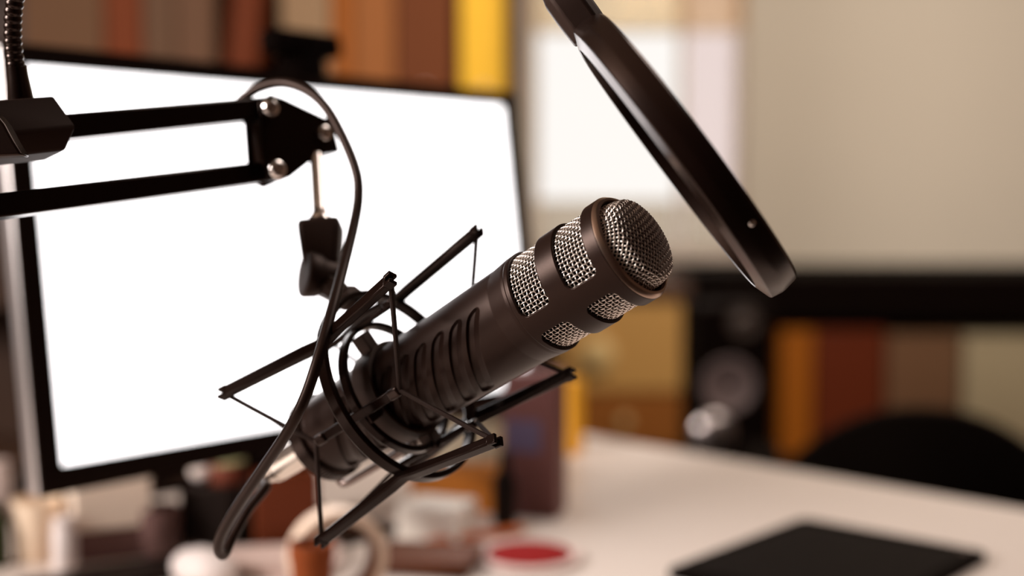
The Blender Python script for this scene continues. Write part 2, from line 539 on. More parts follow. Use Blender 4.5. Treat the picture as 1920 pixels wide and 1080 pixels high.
b.sweep(spline(hp, 6), lambda i, n: [((.0085-.0030*i/n)*math.cos(2*PI*j/8+PI/8), (.0078-.0028*i/n)*math.sin(2*PI*j/8+PI/8)) for j in range(8)])
b.build('hinge_neck', K['matte'], sm, bevel=.0008)

# ================================================================== BOOM ARM
DEP = lambda x: .630+.00018*x
def A(x, y, n=0.0): return P(x, y, DEP(x))-FW*n
arm_o = None
u0, u1 = A(-620, 311), A(508, 204)
l0, l1 = A(-640, 470), A(520, 321)
BD = (u1-u0).normalized()
BN = (-FW); BN = (BN-BD*BN.dot(BD)).normalized()       # side of the arm that faces the viewer
BU = BD.cross(BN); BU = BU if BU.z > 0 else -BU
def on_bar(x):
    """point of the upper bar's centre line seen at picture column x"""
    lo, hi = -1.0, 2.0
    for _ in range(50):
        m = (lo+hi)/2; q = u0.lerp(u1, m)-EYE
        if 960+FPX*q.dot(RT)/q.dot(FW) < x: lo = m
        else: hi = m
    return u0.lerp(u1, lo)
def on_face(x, y, off):
    """point of the arm's side plane, moved off metres towards the viewer side, seen at x, y"""
    r = RT*((x-960)/FPX)+UP*((540-y)/FPX)+FW; q = u1+BN*off
    return EYE+r*((q-EYE).dot(BN)/r.dot(BN))
boom = thing('boom_arm', 'black twin-bar scissor boom arm with steel bolts holding the shock mount', 'microphone arm', (u0.x-.02, u0.y, DESK_Z))
b = MB(); b.bar([u0, u1], .0115, .0120, BU); b.build('upper_bar', K['black'], boom, bevel=.0012)
b = MB(); b.bar([l0, l1], .0115, .0115, BU); b.build('lower_bar', K['black'], boom, bevel=.0012)
quad = [(486, 190), (507, 176), (532, 184), (622, 226), (632, 246), (624, 270), (546, 331), (524, 340), (503, 330), (494, 296)]
for s, nm in ((1, 'end_plate'), (-1, 'end_plate')):
    b = MB(); b.prism([on_face(x, y, .0088)-BN*(.0016 if s > 0 else .0175) for x, y in quad], BN*.0016)
    b.build(nm, K['black'], boom, bevel=.0006)
b = MB(); b.bar([on_face(481, 205, 0), on_face(492, 312, 0)], .0140, .0020, BD); b.build('spacer_plate', K['black'], boom)
for x, y, r in ((508, 202, .0053), (521, 317, .0054), (609, 249, .0047)):
    b = MB(); b.lathe(on_face(x, y, .0100)-BN*.0012, BN, [(0, r), (.0012, r), (.0026, r*.86), (.0033, r*.6), (.0033, r*.45), (.0014, r*.40), (.0014, .0004)], 28)
    b.lathe(on_face(x, y, .0100)-BN*.0100, BN, [(-.0080, .0018), (.0090, .0018)], 12)
    b.build('bolt', K['silver'], boom, smooth=30)
b = MB(); b.lathe(stud_b-sw*.0010, sw, [(0, .0068), (.0024, .0066), (.0028, .0056), (.0050, .0052), (.0056, .0046), (.009, .0038), ((stud_t-stud_b).length+.004, .0038)], 24)
b.build('threaded_stud', K['silver'], boom, smooth=35)
b = MB()
pv = on_face(600, 256, 0)
b.box(pv-BU*.001, (BD, BU, BN), (.0066, .0105, .0068)); b.build('pivot_block', K['black'], boom, bevel=.001)
# elbow, lower arm and desk base (left of the picture)
el = (u0+l0)/2
b = MB(); 
for s in (1, -1): b.box(el+BN*(s*.0082), (BD, BU, BN), (.016, .052, .0012))
b.build('elbow_plate', K['black'], boom, bevel=.0008)
foot = Vector((el.x-.03, el.y+.02, DESK_Z))
b = MB(); b.bar([el+Vector((0, 0, -.03)), foot+Vector((0, 0, .05))], .014, .012, BN); b.build('lower_arm', K['black'], boom, bevel=.0012)
b = MB(); b.lathe(foot, (0, 0, 1), [(0, .06), (.008, .06), (.012, .056), (.014, .022), (.06, .018), (.062, .014)], 40); b.build('desk_base', K['black'], boom, smooth=35)

# ================================================================== CABLE
cab = [on_bar(-560)-BN*.0105, on_bar(-200)-BN*.0098, on_bar(120)-BN*.0098, on_bar(360)-BN*.0105, P(432, 202, .722), P(458, 183, .722), P(486, 165, .718), P(530, 156, .712), P(575, 170, .704), P(612, 203, .697), P(645, 262, .690), P(668, 322, .683), P(672, 368, .677), P(664, 420, .668),
       P(644, 500, .648), P(622, 582, .624), P(598, 668, .606), P(572, 745, .600), P(540, 808, .604), P(492, 880, .622), P(448, 945, .640), P(416, 1000, .655), P(409, 1030, .664), P(420, 1040, .672),
       P(436, 1008, .682), P(466, 955, .692), P(500, 910, .702)]
plug_end = cyl(-.052, 0, 0)
cab += [cyl(-.066, .001, -90), plug_end]
cable = thing('microphone_cable', 'black cable looping over the boom arm and down to the back of the microphone', 'cable', (cab[0].x, cab[0].y, cab[0].z))
b = MB(); b.tube(spline(cab, 10), .0027, 14); b.build('cord', K['rubber'], cable, smooth=80)
b = MB(); b.lathe(C1, AX, [(-.0530, .0040), (-.0525, .0052), (-.049, .0062), (-.046, .0066), (-.0455, .0074), (-.0445, .0080), (-.042, .0080), (-.0415, .0074), (-.040, .0074), (-.0395, .0082), (-.0098, .0084), (-.0098, .004)], 40)
b.build('connector', K['plug'], cable, smooth=35)

# ================================================================== POP FILTER
pc = P(1280, 294, .585)
NRM = (RT*-.802-UP*.597+FW*.115).normalized()           # faces the microphone
TR = (-RT*.597+UP*.802); TR = (TR-NRM*TR.dot(NRM)).normalized()   # towards the clamp at the top
TC = NRM.cross(TR).normalized()
if TC.dot(FW) > 0: TC = -TC                              # towards the viewer
pf = thing('pop_filter', 'round black pop filter on a gooseneck, tilted in front of the microphone head', 'pop filter', P(60, 240, .62))
b = MB()
b.lathe(pc, NRM, [(.0035, .0664), (.0086, .0668), (.0090, .0674), (.0066, .0748), (.0060, .0755), (.0008, .0763), (-.0010, .0762), (-.0072, .0750), (-.0084, .0738), (-.0082, .0690), (-.0074, .0676), (-.0035, .0664)], 200, closed=True)
b.build('rim', K['gloss'], pf, smooth=14)
b = MB(); b.lathe(pc, NRM, [(.0018, .0004), (.0018, .0674), (.0012, .0674), (.0012, .0004)], 96); b.build('nylon_screen', K['fabric'], pf)
b = MB(); b.lathe(pc, NRM, [(-.0012, .0004), (-.0012, .0674), (-.0018, .0674), (-.0018, .0004)], 96); b.build('nylon_screen', K['fabric'], pf)
# small pin on the rim
pin = P(1403, 403, .575); rv = pin-pc; rv = rv-NRM*rv.dot(NRM); rv = (rv+TC*.0)
rr = rv.normalized(); ang = rv.dot(TR)/.0758; ang = max(-1, min(1, ang))
dirp = TR*ang+TC*math.sqrt(1-ang*ang)
b = MB(); b.lathe(pc+dirp*.0754-NRM*.003, dirp, [(0, .0015), (.0008, .0015), (.0012, .0011), (.0013, .0003)], 16); b.build('pin', K['silver'], pf)
# neck clip that joins rim and gooseneck
b = MB()
cs = [(.0700, .0100, .0092), (.0775, .0100, .0095), (.0830, .0098, .0096), (.092, .0096, .0094), (.0965, .0080, .0082)]
b.sweep([pc+TR*r for r, _, _ in cs], lambda i, n: [(x*cs[i][1], y*cs[i][2]) for x, y in ((-1, -.6), (-.6, -1), (.6, -1), (1, -.6), (1, .6), (.6, 1), (-.6, 1), (-1, .6))], up=NRM)
b.build('neck_clip', K['matte'], pf, bevel=.0012, seg=3)
gp = [P(36, 195, .621), P(30, 128, .617), P(24, 60, .612), P(34, -20, .606), P(90, -150, .600), P(260, -320, .585), P(520, -400, .575), P(800, -330, .572), P(965, -160, .576), pc+TR*.120, pc+TR*.094]
gpath = spline(gp[1:], 46)
b = MB(); L = 0; acc = [0]
for i in range(1, len(gpath)): acc.append(acc[-1]+(gpath[i]-gpath[i-1]).length)
fine = []; step = .00045; k = 0
x = 0
while x < acc[-1]:
    while acc[k+1] < x: k += 1
    fine.append(gpath[k].lerp(gpath[k+1], (x-acc[k])/(acc[k+1]-acc[k]))); x += step
b.tube(fine, lambda i, n: .0037+.0006*abs(math.sin(PI*i/8)), 16)
b.build('gooseneck', K['gloss'], pf, smooth=60)
b = MB(); f0 = P(40, 196, .621); fd = (P(31, 126, .617)-f0)
b.lathe(f0-fd*.08, fd, [(0, .0062), (.0015, .0064), (fd.length*.8, .0050), (fd.length*1.1, .0047), (fd.length*1.12, .0040)], 28)
b.build('ferrule', K['gloss'], pf, smooth=40)
# clamp jaws round the upper bar
bc = on_bar
cl0, cl1 = bc(-75), bc(112)
JP = [(-.0125, .0128, -.0040), (.0105, .0143, -.0040), (.0172, -.0028, 0), (.0166, -.0050, -.0010), (.0110, -.0132, -.0052), (-.0125, -.0125, -.0052)]   # (towards viewer, up, setback of the end face)
b = MB()
b.add([cl0+BN*x+BU*y for x, y, z in JP]+[cl1+BN*x+BU*y+BD*z for x, y, z in JP], [(0,1,2,3,4,5), (11,10,9,8,7,6)]+[(i, (i+1) % 6, 6+(i+1) % 6, 6+i) for i in range(6)])
b.build('clamp_jaw', mat('clamp_plastic', (.020, .009, .006, 1), .6, 0, .1, 60, .05, 1200, spec=.2), pf, bevel=.0012, seg=3)
b = MB(); b.prism([P(x, y, .576) for x, y in ((-150, 196), (-10, 210), (8, 232), (24, 262), (42, 291), (-150, 300))], FW*.010)
b.build('clamp_plate', K['gloss'], pf, bevel=.0012, seg=3)

# ================================================================== DESK
CORNER = Vector((.04, 1.955, 0))
E1 = Vector((.700, .714, 0)).normalized(); E2 = Vector((E1.y, -E1.x, 0))
def dk(a, c, z=DESK_Z): return CORNER-E1*a+E2*c+Vector((0, 0, z))
DL, DW = 2.05, 1.16
desk = thing('desk', 'white-topped desk under the microphone and monitor', 'desk', dk(DL/2, DW/2, 0))
ccc = dk(DL/2, DW/2, DESK_Z-.015)
b = MB(); b.box(ccc, (E1, E2, (0,0,1)), (DL/2, DW/2, .015)); b.build('desk_top', K['desk'], desk, bevel=.003)
for a in (.06, DL-.06):
    for c in (.06, DW-.06):
        b = MB(); b.box(dk(a, c, (DESK_Z-.03)/2), (E1, E2, (0,0,1)), (.025, .025, (DESK_Z-.03)/2)); b.build('leg', K['desk'], desk, bevel=.003)
b = MB(); b.box(dk(DL/2, .09, .60), (E1, E2, (0,0,1)), (DL/2-.09, .009, .10)); b.build('modesty_panel', K['desk'], desk)

# ================================================================== MONITOR
MD = Vector((.632, .775, 0)).normalized()
tl, bl = P(47, 83, 1.050), P(78, 934, 1.030)
mb_ = Vector((bl.x, bl.y, bl.z))                         # bottom-left front corner
MU = (tl-bl); MH = MU.length; MU.normalize(); MU = (MU-MD*MU.dot(MD)).normalized()
MN = MD.cross(MU).normalized(); MN = MN if MN.y < 0 else -MN    # out of the screen
MW = .664
ft = mb_+MD*(MW/2); 
mon = thing('computer_monitor', 'large computer monitor with bright white screen and silver edge', 'monitor', (ft.x-MN.x*.10, ft.y-MN.y*.10, DESK_Z))
TH = .020
b = MB(); b.box(mb_+MD*(MW/2)+MU*(MH/2)-MN*(TH/2+.004), (MD, MU, MN), (MW/2, MH/2, TH/2)); b.build('back_shell', K['alu'], mon, bevel=.004, seg=3)
bz = .021
b = MB()
o = mb_-MN*.0022
def fr(x0, x1, y0, y1): b.box(o+MD*((x0+x1)/2)+MU*((y0+y1)/2), (MD, MU, MN), ((x1-x0)/2, (y1-y0)/2, .0022))
fr(0, MW, 0, bz+.002); fr(0, MW, MH-bz*.86, MH); fr(0, bz, bz, MH-bz*.5); fr(MW-bz*1.4, MW, bz, MH-bz*.5)
b.build('bezel', mat('bezel_black', (.004, .002, .0015, 1), .3, spec=.2), mon)
b = MB(); b.box(mb_+MD*(MW/2)+MU*((bz+.002+MH-bz*.86)/2)-MN*.0028, (MD, MU, MN), (MW/2-bz+.0005, (MH-bz*1.86-.002)/2+.0005, .0012)); b.build('screen', K['screen'], mon)
sb = Vector((ft.x, ft.y, DESK_Z))-Vector((MN.x, MN.y, 0))*.085
b = MB()
hz = Vector((MN.x, MN.y, 0)).normalized()
b.bar(spline([sb+hz*.09+Vector((0,0,.004)), sb-hz*.02+Vector((0,0,.004)), sb-hz*.055+Vector((0,0,.03)), sb-hz*.03+Vector((0,0,.13)), sb+hz*.035+Vector((0,0,.27)), sb+hz*.05+Vector((0,0,.30))], 6), .15, .007, lambda i: MD.cross(Vector((0,0,1))) if False else (Vector((0,0,1)) if i < 8 else hz))
b.build('stand', K['black'], mon, bevel=.001)

wc = thing('webcam', 'small black webcam perched on top of the monitor', 'webcam', mb_+MD*.332+MU*MH-MN*.005)
wo = mb_+MD*.332+MU*MH-MN*.005
b = MB(); b.box(wo+MU*.030-MN*.004, (MD, MU, MN), (.046, .0125, .014)); b.build('camera_body', K['blackwood'], wc, bevel=.006, seg=3)
b = MB(); b.box(wo+MU*.0085-MN*.006, (MD, MU, MN), (.019, .0095, .016)); b.build('clip', K['blackwood'], wc, bevel=.002)
b = MB(); b.lathe(wo+MU*.030+MN*.0095, MN, [(0, .010), (.003, .010), (.0035, .0085), (.002, .006), (.002, .001)], 24); b.build('lens', K['blackwood'], wc)

# ================================================================== THINGS ON THE DESK
def cm(name, r, g, bb, rough=.5, **k): return mat(name, srgb(r, g, bb), rough, 0, .06, 30, .05, 300, **({'spec': .22}|k))
ZV = Vector((0, 0, 1))
def spot(x, y): 
    p = on_plane(x, y, DESK_Z); return p, (p-EYE).dot(FW)/FPX          # point, metres per pixel

def carton(name, label, cat, x, y, w, h, dep, rot, m, lid=None, flap=True, z0=0):
    p, s = spot(x, y); w *= s; h *= s; p = p+ZV*z0
    t = thing(name, label, cat, p)
    ex = Vector((math.cos(rot), math.sin(rot), 0)); ey = Vector((-ex.y, ex.x, 0)); p = p+ey*(dep/2)
    b = MB(); b.box(p+ZV*(h/2), (ex, ey, ZV), (w/2, dep/2, h/2)); bd = b.build('box_body', m, t, bevel=.002)
    if flap:
        b = MB(); b.box(p+ZV*(h+.0006)-ey*(dep*.2), (ex, ey, ZV), (w/2-.002, dep*.28, .0006)); b.build('flap', lid or m, t)
    return t, p, ex, ey, w, h, s
def pot(name, label, cat, x, y, w, h, m, prof=None, handle=None, lid=None, inner=None, at=None):
    p, s = spot(x, y); r = w*s/2; h = h*s
    if at is not None: p = Vector(at)
    t = thing(name, label, cat, p)
    prof = prof or [(0, .001), (0, .86), (.04, .92), (.5, .98), (.97, 1), (1, .98), (1, .90), (.94, .88), (.12, .82), (.12, .001)]
    b = MB(); b.lathe(p, ZV, [(a*h, q*r) for a, q in prof], 40); b.build('body', m, t)
    if lid:
        b = MB(); b.lathe(p+ZV*h, ZV, [(0, r*.5), (0, r*1.02), (h*.12, r*1.02), (h*.17, r*.94), (h*.17, r*.1)], 40); b.build('lid', lid, t)
    if handle:
        ex = Vector((math.cos(handle), math.sin(handle), 0))
        b = MB(); b.tube([p+ex*(r*.92+r*.55*math.sin(PI*i/12))+ZV*(h*(.22+.56*i/12)) for i in range(13)], r*.11, 10); b.build('handle', m, t)
    return t, p, r, h

cream = cm('cream_paper', 240, 216, 190); white = cm('white_plastic', 238, 226, 222, .35); pale = cm('pale_card', 222, 196, 172)
mauve = cm('mauve_ceramic', 105, 78, 74, .35); blk = cm('black_card', 12, 8, 7, .5); terra = cm('terracotta_card', 104, 46, 20)
orange = cm('orange_card', 205, 120, 45); yell = cm('yellow_card', 238, 170, 45); plum = cm('plum_card', 112, 72, 68); bluish = cm('blue_label', 98, 86, 112)
green = cm('pale_green', 190, 190, 140); dgreen = cm('dark_green', 45, 52, 22); red = cm('red_felt', 138, 3, 3, .8); pinkp = cm('pinkish_paper', 222, 196, 186)
brown = cm('brown_leather', 92, 48, 24, .5); tape = cm('tape_cream', 226, 200, 178, .4)

pot('paper_cup', 'cream paper cup at the lower left corner of the monitor', 'cup', 72, 1046, 92, 112, cream)
pot('pill_bottle', 'narrow white bottle beside the cream paper cup', 'bottle', 122, 1068, 46, 100, white, prof=[(0, .001), (0, .95), (.03, 1), (.78, 1), (.84, .8), (.86, .8), (.86, .9), (1, .9), (1, .001)])
t, bp_, bex, bey, bw, bh, bs = carton('box', 'mauve box under the pale carton below the monitor', 'box', 200, 1052, 125, 58, .09, rad(25), cm('mauve_card', 118, 86, 82))
carton('carton', 'pale cardboard carton on a mauve box under the left end of the monitor', 'box', 214, 1052, 140, 102, .075, rad(25), cm('pale_carton', 244, 226, 208), z0=bh+.0014)
pot('mug', 'purplish brown mug right of the pale carton', 'mug', 297, 1036, 84, 88, mauve, handle=rad(200))
t, kp, kex, key_, kw, kh, ks = carton('card_box', 'black box between the mauve mug and the cable loop', 'box', 386, 1030, 104, 118, .05, rad(-10), blk, flap=False)
pot('jar', 'small reddish brown jar with pale green lid on the black box', 'jar', 412, 1030, 66, 40, cm('red_brown_glaze', 110, 56, 40), prof=[(0, .001), (0, .95), (.05, 1), (.85, 1), (.95, .92), (1, .9), (1, .001)], lid=green, at=kp+ZV*kh+kex*.014)
bq = kp+ZV*(kh+.0125)-kex*.014
bl_ = thing('ball', 'small pale ball on the black box beside the jar', 'ball', bq-ZV*.0125)
b = MB(); b.ball(bq, .0125, None, 24, 16); b.build('ball_body', white, bl_, smooth=60)
b = MB(); b.lathe(bq-ZV*.0008, ZV, [(0, .01252), (.0016, .01252), (.0016, .0120), (0, .0120)], 32, closed=True); b.build('seam', cream, bl_)
# white computer mouse
p, s = spot(382, 1090)
mo = thing('computer_mouse', 'white rounded computer mouse at the bottom edge left of the cable', 'mouse', p)
ex = Vector((math.cos(rad(-35)), math.sin(rad(-35)), 0)); ey = Vector((-ex.y, ex.x, 0))
b = MB(); b.ball(p+ZV*.012, (.037, .022, .019), (ex, ey, ZV), 32, 16)
for v in b.v: v.z = max(v.z, DESK_Z)
b.build('shell', white, mo, smooth=60)
b = MB(); b.lathe(p+ZV*.0265-ex*.014-ey*.003, ey, [(0, .003), (0, .006), (.006, .006), (.006, .003)], 20); b.build('scroll_wheel', K['matte'], mo)
carton('gift_box', 'terracotta brown box standing behind the cable loop', 'box', 540, 1032, 118, 140, .045, rad(15), terra)
pot('flower_pot', 'slim orange-brown pot in front of the left side of the tape roll', 'pot', 586, 1185, 84, 172, cm('terracotta', 132, 62, 20, .7), prof=[(0, .001), (0, .72), (.82, .94), (.82, 1), (1, 1), (1, .9), (.85, .86), (.1, .66), (.1, .001)])
# sheets of paper
p, s = spot(505, 1062)
pa = thing('paper_stack', 'loose pinkish white paper sheets lying right of the cable loop', 'paper', p)
for k in range(5):
    a = rad(-28+9*k); ex = Vector((math.cos(a), math.sin(a), 0)); ey = Vector((-ex.y, ex.x, 0))
    b = MB(); b.box(p+ZV*(.0015+.0022*k)+ex*.003*k, (ex, ey, ZV), (.055, .036, .0009)); b.build('sheet', pinkp, pa)
# tape roll standing on edge
rc = P(632, 1045, 1.10); rr_ = rc.z-DESK_Z
ta = thing('tape_roll', 'cream roll of tape standing on edge at the bottom of the view', 'tape', (rc.x, rc.y, DESK_Z))
tx = Vector((.35, -.93, .0)).normalized()
b = MB(); b.lathe(rc, tx, [(-.012, rr_), (.012, rr_), (.012, rr_*.76), (-.012, rr_*.76)], 64, closed=True); b.build('tape_layers', tape, ta, bevel=.0008)
b = MB(); b.lathe(rc, tx, [(-.0125, rr_*.76), (.0125, rr_*.76), (.0125, rr_*.71), (-.0125, rr_*.71)], 64, closed=True); b.build('cardboard_core', brown, ta)
t, p, ex, ey, w, h, s = carton('packet', 'small glossy white packet catching the light below the microphone', 'packet', 800, 1018, 124, 66, .06, rad(-18), cm('glossy_white', 250, 242, 232, .2))
carton('wooden_box', 'orange-brown box behind the white packet', 'box', 850, 962, 165, 74, .07, rad(-8), cm('orange_wood', 190, 116, 45))
carton('tin_box', 'pale grey green box behind the orange-brown box', 'box', 868, 915, 128, 112, .05, rad(-12), cm('grey_green_tin', 172, 160, 138, .35))
t, p, ex, ey, w, h, s = carton('tea_carton', 'tall plum coloured carton with bluish label behind the shock mount', 'carton', 993, 972, 106, 272, .055, rad(-14), plum)
b = MB(); b.box(p-ey*(.0278)+ZV*(h*.57)-ex*w*.12, (ex, ey, ZV), (w*.32, .0004, h*.11)); b.build('label', bluish, t)
pot('bottle', 'slim black bottle against the left side of the plum carton', 'bottle', 946, 984, 46, 140, blk, prof=[(0, .001), (0, .95), (.03, 1), (.6, 1), (.74, .5), (.8, .45), (1, .45), (1, .001)])
carton('yellow_box', 'bright orange-yellow box near the far desk corner', 'box', 1046, 852, 62, 140, .04, rad(-25), yell)
p, s = spot(992, 1050)
co = thing('coaster', 'round red coaster with pale rim lying on the white desk', 'coaster', p)
b = MB(); b.lathe(p, ZV, [(0, .001), (0, .050), (.004, .052), (.006, .050), (.006, .001)], 48); b.build('rim', cm('pale_rim', 225, 200, 192), co)
b = MB(); b.lathe(p+ZV*.006, ZV, [(0, .001), (0, .041), (.002, .041), (.0025, .039), (.0025, .001)], 48); b.build('pad', red, co)
# brown case and orange pencil
p, s = spot(800, 1062); ex = Vector((math.cos(rad(-12)), math.sin(rad(-12)), 0)); ey = Vector((-ex.y, ex.x, 0))
wl = thing('card_wallet', 'brown folded wallet lying at the bottom edge left of the red coaster', 'wallet', p)
for k in (0, 1):
    b = MB(); b.box(p+ZV*(.004+.0075*k)+ex*.002*k, (ex, ey, ZV), (.048, .036, .0036)); b.build('wallet_half', brown, wl, bevel=.003)
p, s = spot(900, 1012); ex = Vector((.86, .5, 0)).normalized()
pe = thing('pencil', 'orange pencil lying beside the red coaster', 'pencil', p)
b = MB(); b.tube([p-ex*.06+ZV*.0045, p+ex*.05+ZV*.0045], .0045, 6); b.build('shaft', cm('orange_lacquer', 205, 110, 60, .35), pe, smooth=20)
b = MB(); b.lathe(p+ex*.05+ZV*.0045, ex, [(0, .0045), (.012, .0012), (.0155, .0002)], 8); b.build('tip', pale, pe)
# black notebook front left
n0, n1 = on_plane(120, 1086, DESK_Z), on_plane(330, 1052, DESK_Z); p = (n0+n1)/2
ex = (n1-n0).normalized(); ey = Vector((-ex.y, ex.x, 0)); p = p-ey*.012
nb = thing('notebook', 'black notebook lying flat in the bottom left of the view', 'notebook', p)
b = MB(); b.box(p+ZV*.004-ey*.02, (ex, ey, ZV), (.092, .026, .003)); b.build('pages', blk, nb)
for z in (.0006, .0076):
    b = MB(); b.box(p+ZV*z-ey*.02, (ex, ey, ZV), (.095, .029, .0006)); b.build('cover', blk, nb)
pot('green_bottle', 'dark green bottle at the far left edge of the view', 'bottle', -6, 1060, 46, 120, dgreen, prof=[(0, .001), (0, .95), (.03, 1), (.7, 1), (.8, .5), (1, .45), (1, .001)])
pot('glass_jar', 'pale round jar at the left edge behind the monitor edge', 'jar', -2, 960, 52, 96, cm('pale_jar', 215, 195, 188, .3), prof=[(0, .001), (0, .9), (.1, 1), (.7, 1), (.85, .8), (1, .8), (1, .001)])

# black tablet lying at lower right
c1 = on_plane(1505, 984, DESK_Z); c2 = on_plane(1856, 1050, DESK_Z)
tx = (c2-c1); tw = tx.length; tx.normalize(); ty = Vector((tx.y, -tx.x, 0)); ty = ty if ty.y < 0 else -ty
th = .26
tab = thing('tablet', 'flat black tablet lying on the white desk at lower right', 'tablet', c1+tx*(tw/2)+ty*(th/2))
cc = c1+tx*(tw/2)+ty*(th/2)
def rrect(c, ex, ey, hx, hy, r, n=6):
    out = []
    for sx, sy, a0 in ((1, 1, 0), (-1, 1, 90), (-1, -1, 180), (1, -1, 270)):
        for i in range(n+1):
            a = rad(a0+90*i/n); out.append(c+ex*(sx*(hx-r)+r*math.cos(a))+ey*(sy*(hy-r)+r*math.sin(a)))
    return out
b = MB(); b.prism(rrect(cc+ZV*.0002, tx, ty, tw/2, th/2, .012), ZV*.0085); b.build('casing', K['blackwood'], tab, bevel=.0015)
b = MB(); b.prism(rrect(cc+ZV*.0087, tx, ty, tw/2-.012, th/2-.02, .003), ZV*.0004); b.build('display', mat('tablet_glass', (.002, .001, .001, 1), .6, spec=.05), tab)
b = MB(); b.lathe(cc+tx*(tw/2-.020)-ty*(th/2-.014)+ZV*.0088, ZV, [(0, .0015), (0, .0052), (.0005, .0048), (.0005, .001)], 24); b.build('camera_ring', mat('ring_metal', (.10, .07, .06, 1), .5, 1), tab)

# ================================================================== OFFICE CHAIR
p = at_y(1735, 775, 2.15)
ch = thing('office_chair', 'black office chair with rounded back beyond the desk', 'chair', (p.x, p.y, 0))
chx = Vector((math.cos(rad(-12)), math.sin(rad(-12)), 0)); chy = Vector((-chx.y, chx.x, 0)); o = Vector((p.x, p.y, 0))
cb = mat('chair_mesh_black', (.003, .002, .0015, 1), .9, 0, .3, 200, .3, 800, spec=.05)
b = MB()
NX, NZ = 28, 20
topz = lambda x: p.z+.012-.12*abs(x)**2.2
gr = []
for side in (0, 1):
    for i in range(NZ+1):
        for j in range(NX+1):
            x = -1+2*j/NX; z0 = .46+.04*abs(x)**3; z1 = topz(x); z = z0+(z1-z0)*i/NZ
            q = o+chx*(.235*x*(1-.06*(1-i/NZ)))+chy*(-.03+.05*x*x-.02*math.sin(PI*i/NZ)+side*.035)+ZV*z
            b.v.append(q)
n1 = (NZ+1)*(NX+1); ix = lambda s, i, j: s*n1+i*(NX+1)+j
for i in range(NZ):
    for j in range(NX):
        b.f.append((ix(0,i,j), ix(0,i,j+1), ix(0,i+1,j+1), ix(0,i+1,j))); b.f.append((ix(1,i,j), ix(1,i+1,j), ix(1,i+1,j+1), ix(1,i,j+1)))
for i in range(NZ):
    for j in (0, NX): b.f.append((ix(0,i,j), ix(0,i+1,j), ix(1,i+1,j), ix(1,i,j)))
for j in range(NX):
    for i in (0, NZ): b.f.append((ix(0,i,j), ix(1,i,j), ix(1,i,j+1), ix(0,i,j+1)))
b.build('backrest', cb, ch, bevel=.008, seg=3)
sc_ = o+chy*.25
b = MB(); b.prism(rrect(sc_+ZV*.41, chx, chy, .24, .235, .07), ZV*.075); b.build('seat', cb, ch, bevel=.02, seg=3)
b = MB(); b.bar(spline([o+chy*.18+ZV*.40, o+chy*.03+ZV*.39, o-chy*.015+chy*.04+ZV*.47, o+chy*.032+ZV*.60], 6), .07, .014, lambda i: chy if i > 8 else ZV); b.build('back_bracket', K['blackwood'], ch)
b = MB(); b.lathe(sc_+ZV*.08, ZV, [(0, .03), (.17, .03), (.17, .02), (.335, .02)], 24); b.build('column', K['blackwood'], ch)
for k in range(5):
    a = 2*PI*k/5+.3; e = Vector((math.cos(a), math.sin(a), 0))
    b = MB(); b.bar([sc_+ZV*.095, sc_+e*.16+ZV*.085, sc_+e*.29+ZV*.062], .04, .022, ZV); lg = b.build('leg', K['blackwood'], ch, bevel=.004)
    b = MB(); b.lathe(sc_+e*.285+ZV*.026+Vector((-e.y, e.x, 0))*-.018, Vector((-e.y, e.x, 0)), [(0, .02), (0, .026), (.014, .026), (.014, .008), (.022, .008), (.022, .026), (.036, .026), (.036, .02)], 24); b.build('caster', K['blackwood'], lg)
for sx in (-1, 1):
    b = MB(); q = sc_+chx*(.275*sx)
    b.bar(spline([q-chx*(.06*sx)+ZV*.415, q+ZV*.43, q+ZV*.52, q+ZV*.585], 5), .04, .014, chx); ar = b.build('armrest', K['blackwood'], ch)
    b = MB(); b.prism(rrect(q+ZV*.585, chx, chy, .036, .115, .03), ZV*.025); b.build('arm_pad', cb, ar, bevel=.008)

# ================================================================== ROOM
XL, XR, YB, YF, ZC = -2.3, 2.6, 4.6, -2.2, 2.6
b = MB(); b.abox(XL-.1, XR+.1, YF-.1, YB+.1, -.1, 0); struct(b.build('floor', K['floor']))
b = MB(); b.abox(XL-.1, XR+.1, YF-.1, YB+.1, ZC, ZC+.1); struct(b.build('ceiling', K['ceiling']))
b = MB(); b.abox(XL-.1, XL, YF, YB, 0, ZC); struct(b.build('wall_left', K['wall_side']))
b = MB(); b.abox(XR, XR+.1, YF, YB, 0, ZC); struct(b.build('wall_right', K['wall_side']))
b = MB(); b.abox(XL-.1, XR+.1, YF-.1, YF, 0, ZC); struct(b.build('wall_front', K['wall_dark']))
w0 = at_y(998, -70, YB); w1 = at_y(1392, 476, YB)
wx0, wx1, wz1, wz0 = w0.x, w1.x, w0.z, w1.z
b = MB()
b.abox(XL-.1, wx0, YB, YB+.14, 0, ZC); b.abox(wx1, XR+.1, YB, YB+.14, 0, ZC); b.abox(wx0, wx1, YB, YB+.14, 0, wz0); b.abox(wx0, wx1, YB, YB+.14, wz1, ZC)
struct(b.build('wall_back', K['wall']))
mz = at_y(1200, 376, YB).z; mx = at_y(1282, 200, YB).x
win = bpy.data.objects.new('window_1', None); C.objects.link(win); win.location = ((wx0+wx1)/2, YB+.07, wz0); win['kind'] = 'structure'
b = MB(); f_ = .022
b.abox(wx0, wx0+f_, YB+.04, YB+.10, wz0, wz1); b.abox(wx1-f_, wx1, YB+.04, YB+.10, wz0, wz1)
b.abox(wx0+f_, wx1-f_, YB+.04, YB+.10, wz0, wz0+f_); b.abox(wx0+f_, wx1-f_, YB+.04, YB+.10, wz1-f_, wz1)
b.abox(mx-.012, mx+.012, YB+.045, YB+.095, wz0+f_, wz1-f_)
b.build('window_frame', K['frame'], win)
b = MB(); b.abox(wx0+f_, mx-.018, YB+.066, YB+.072, mz, wz1-f_); b.build('pane', K['glass'], win)
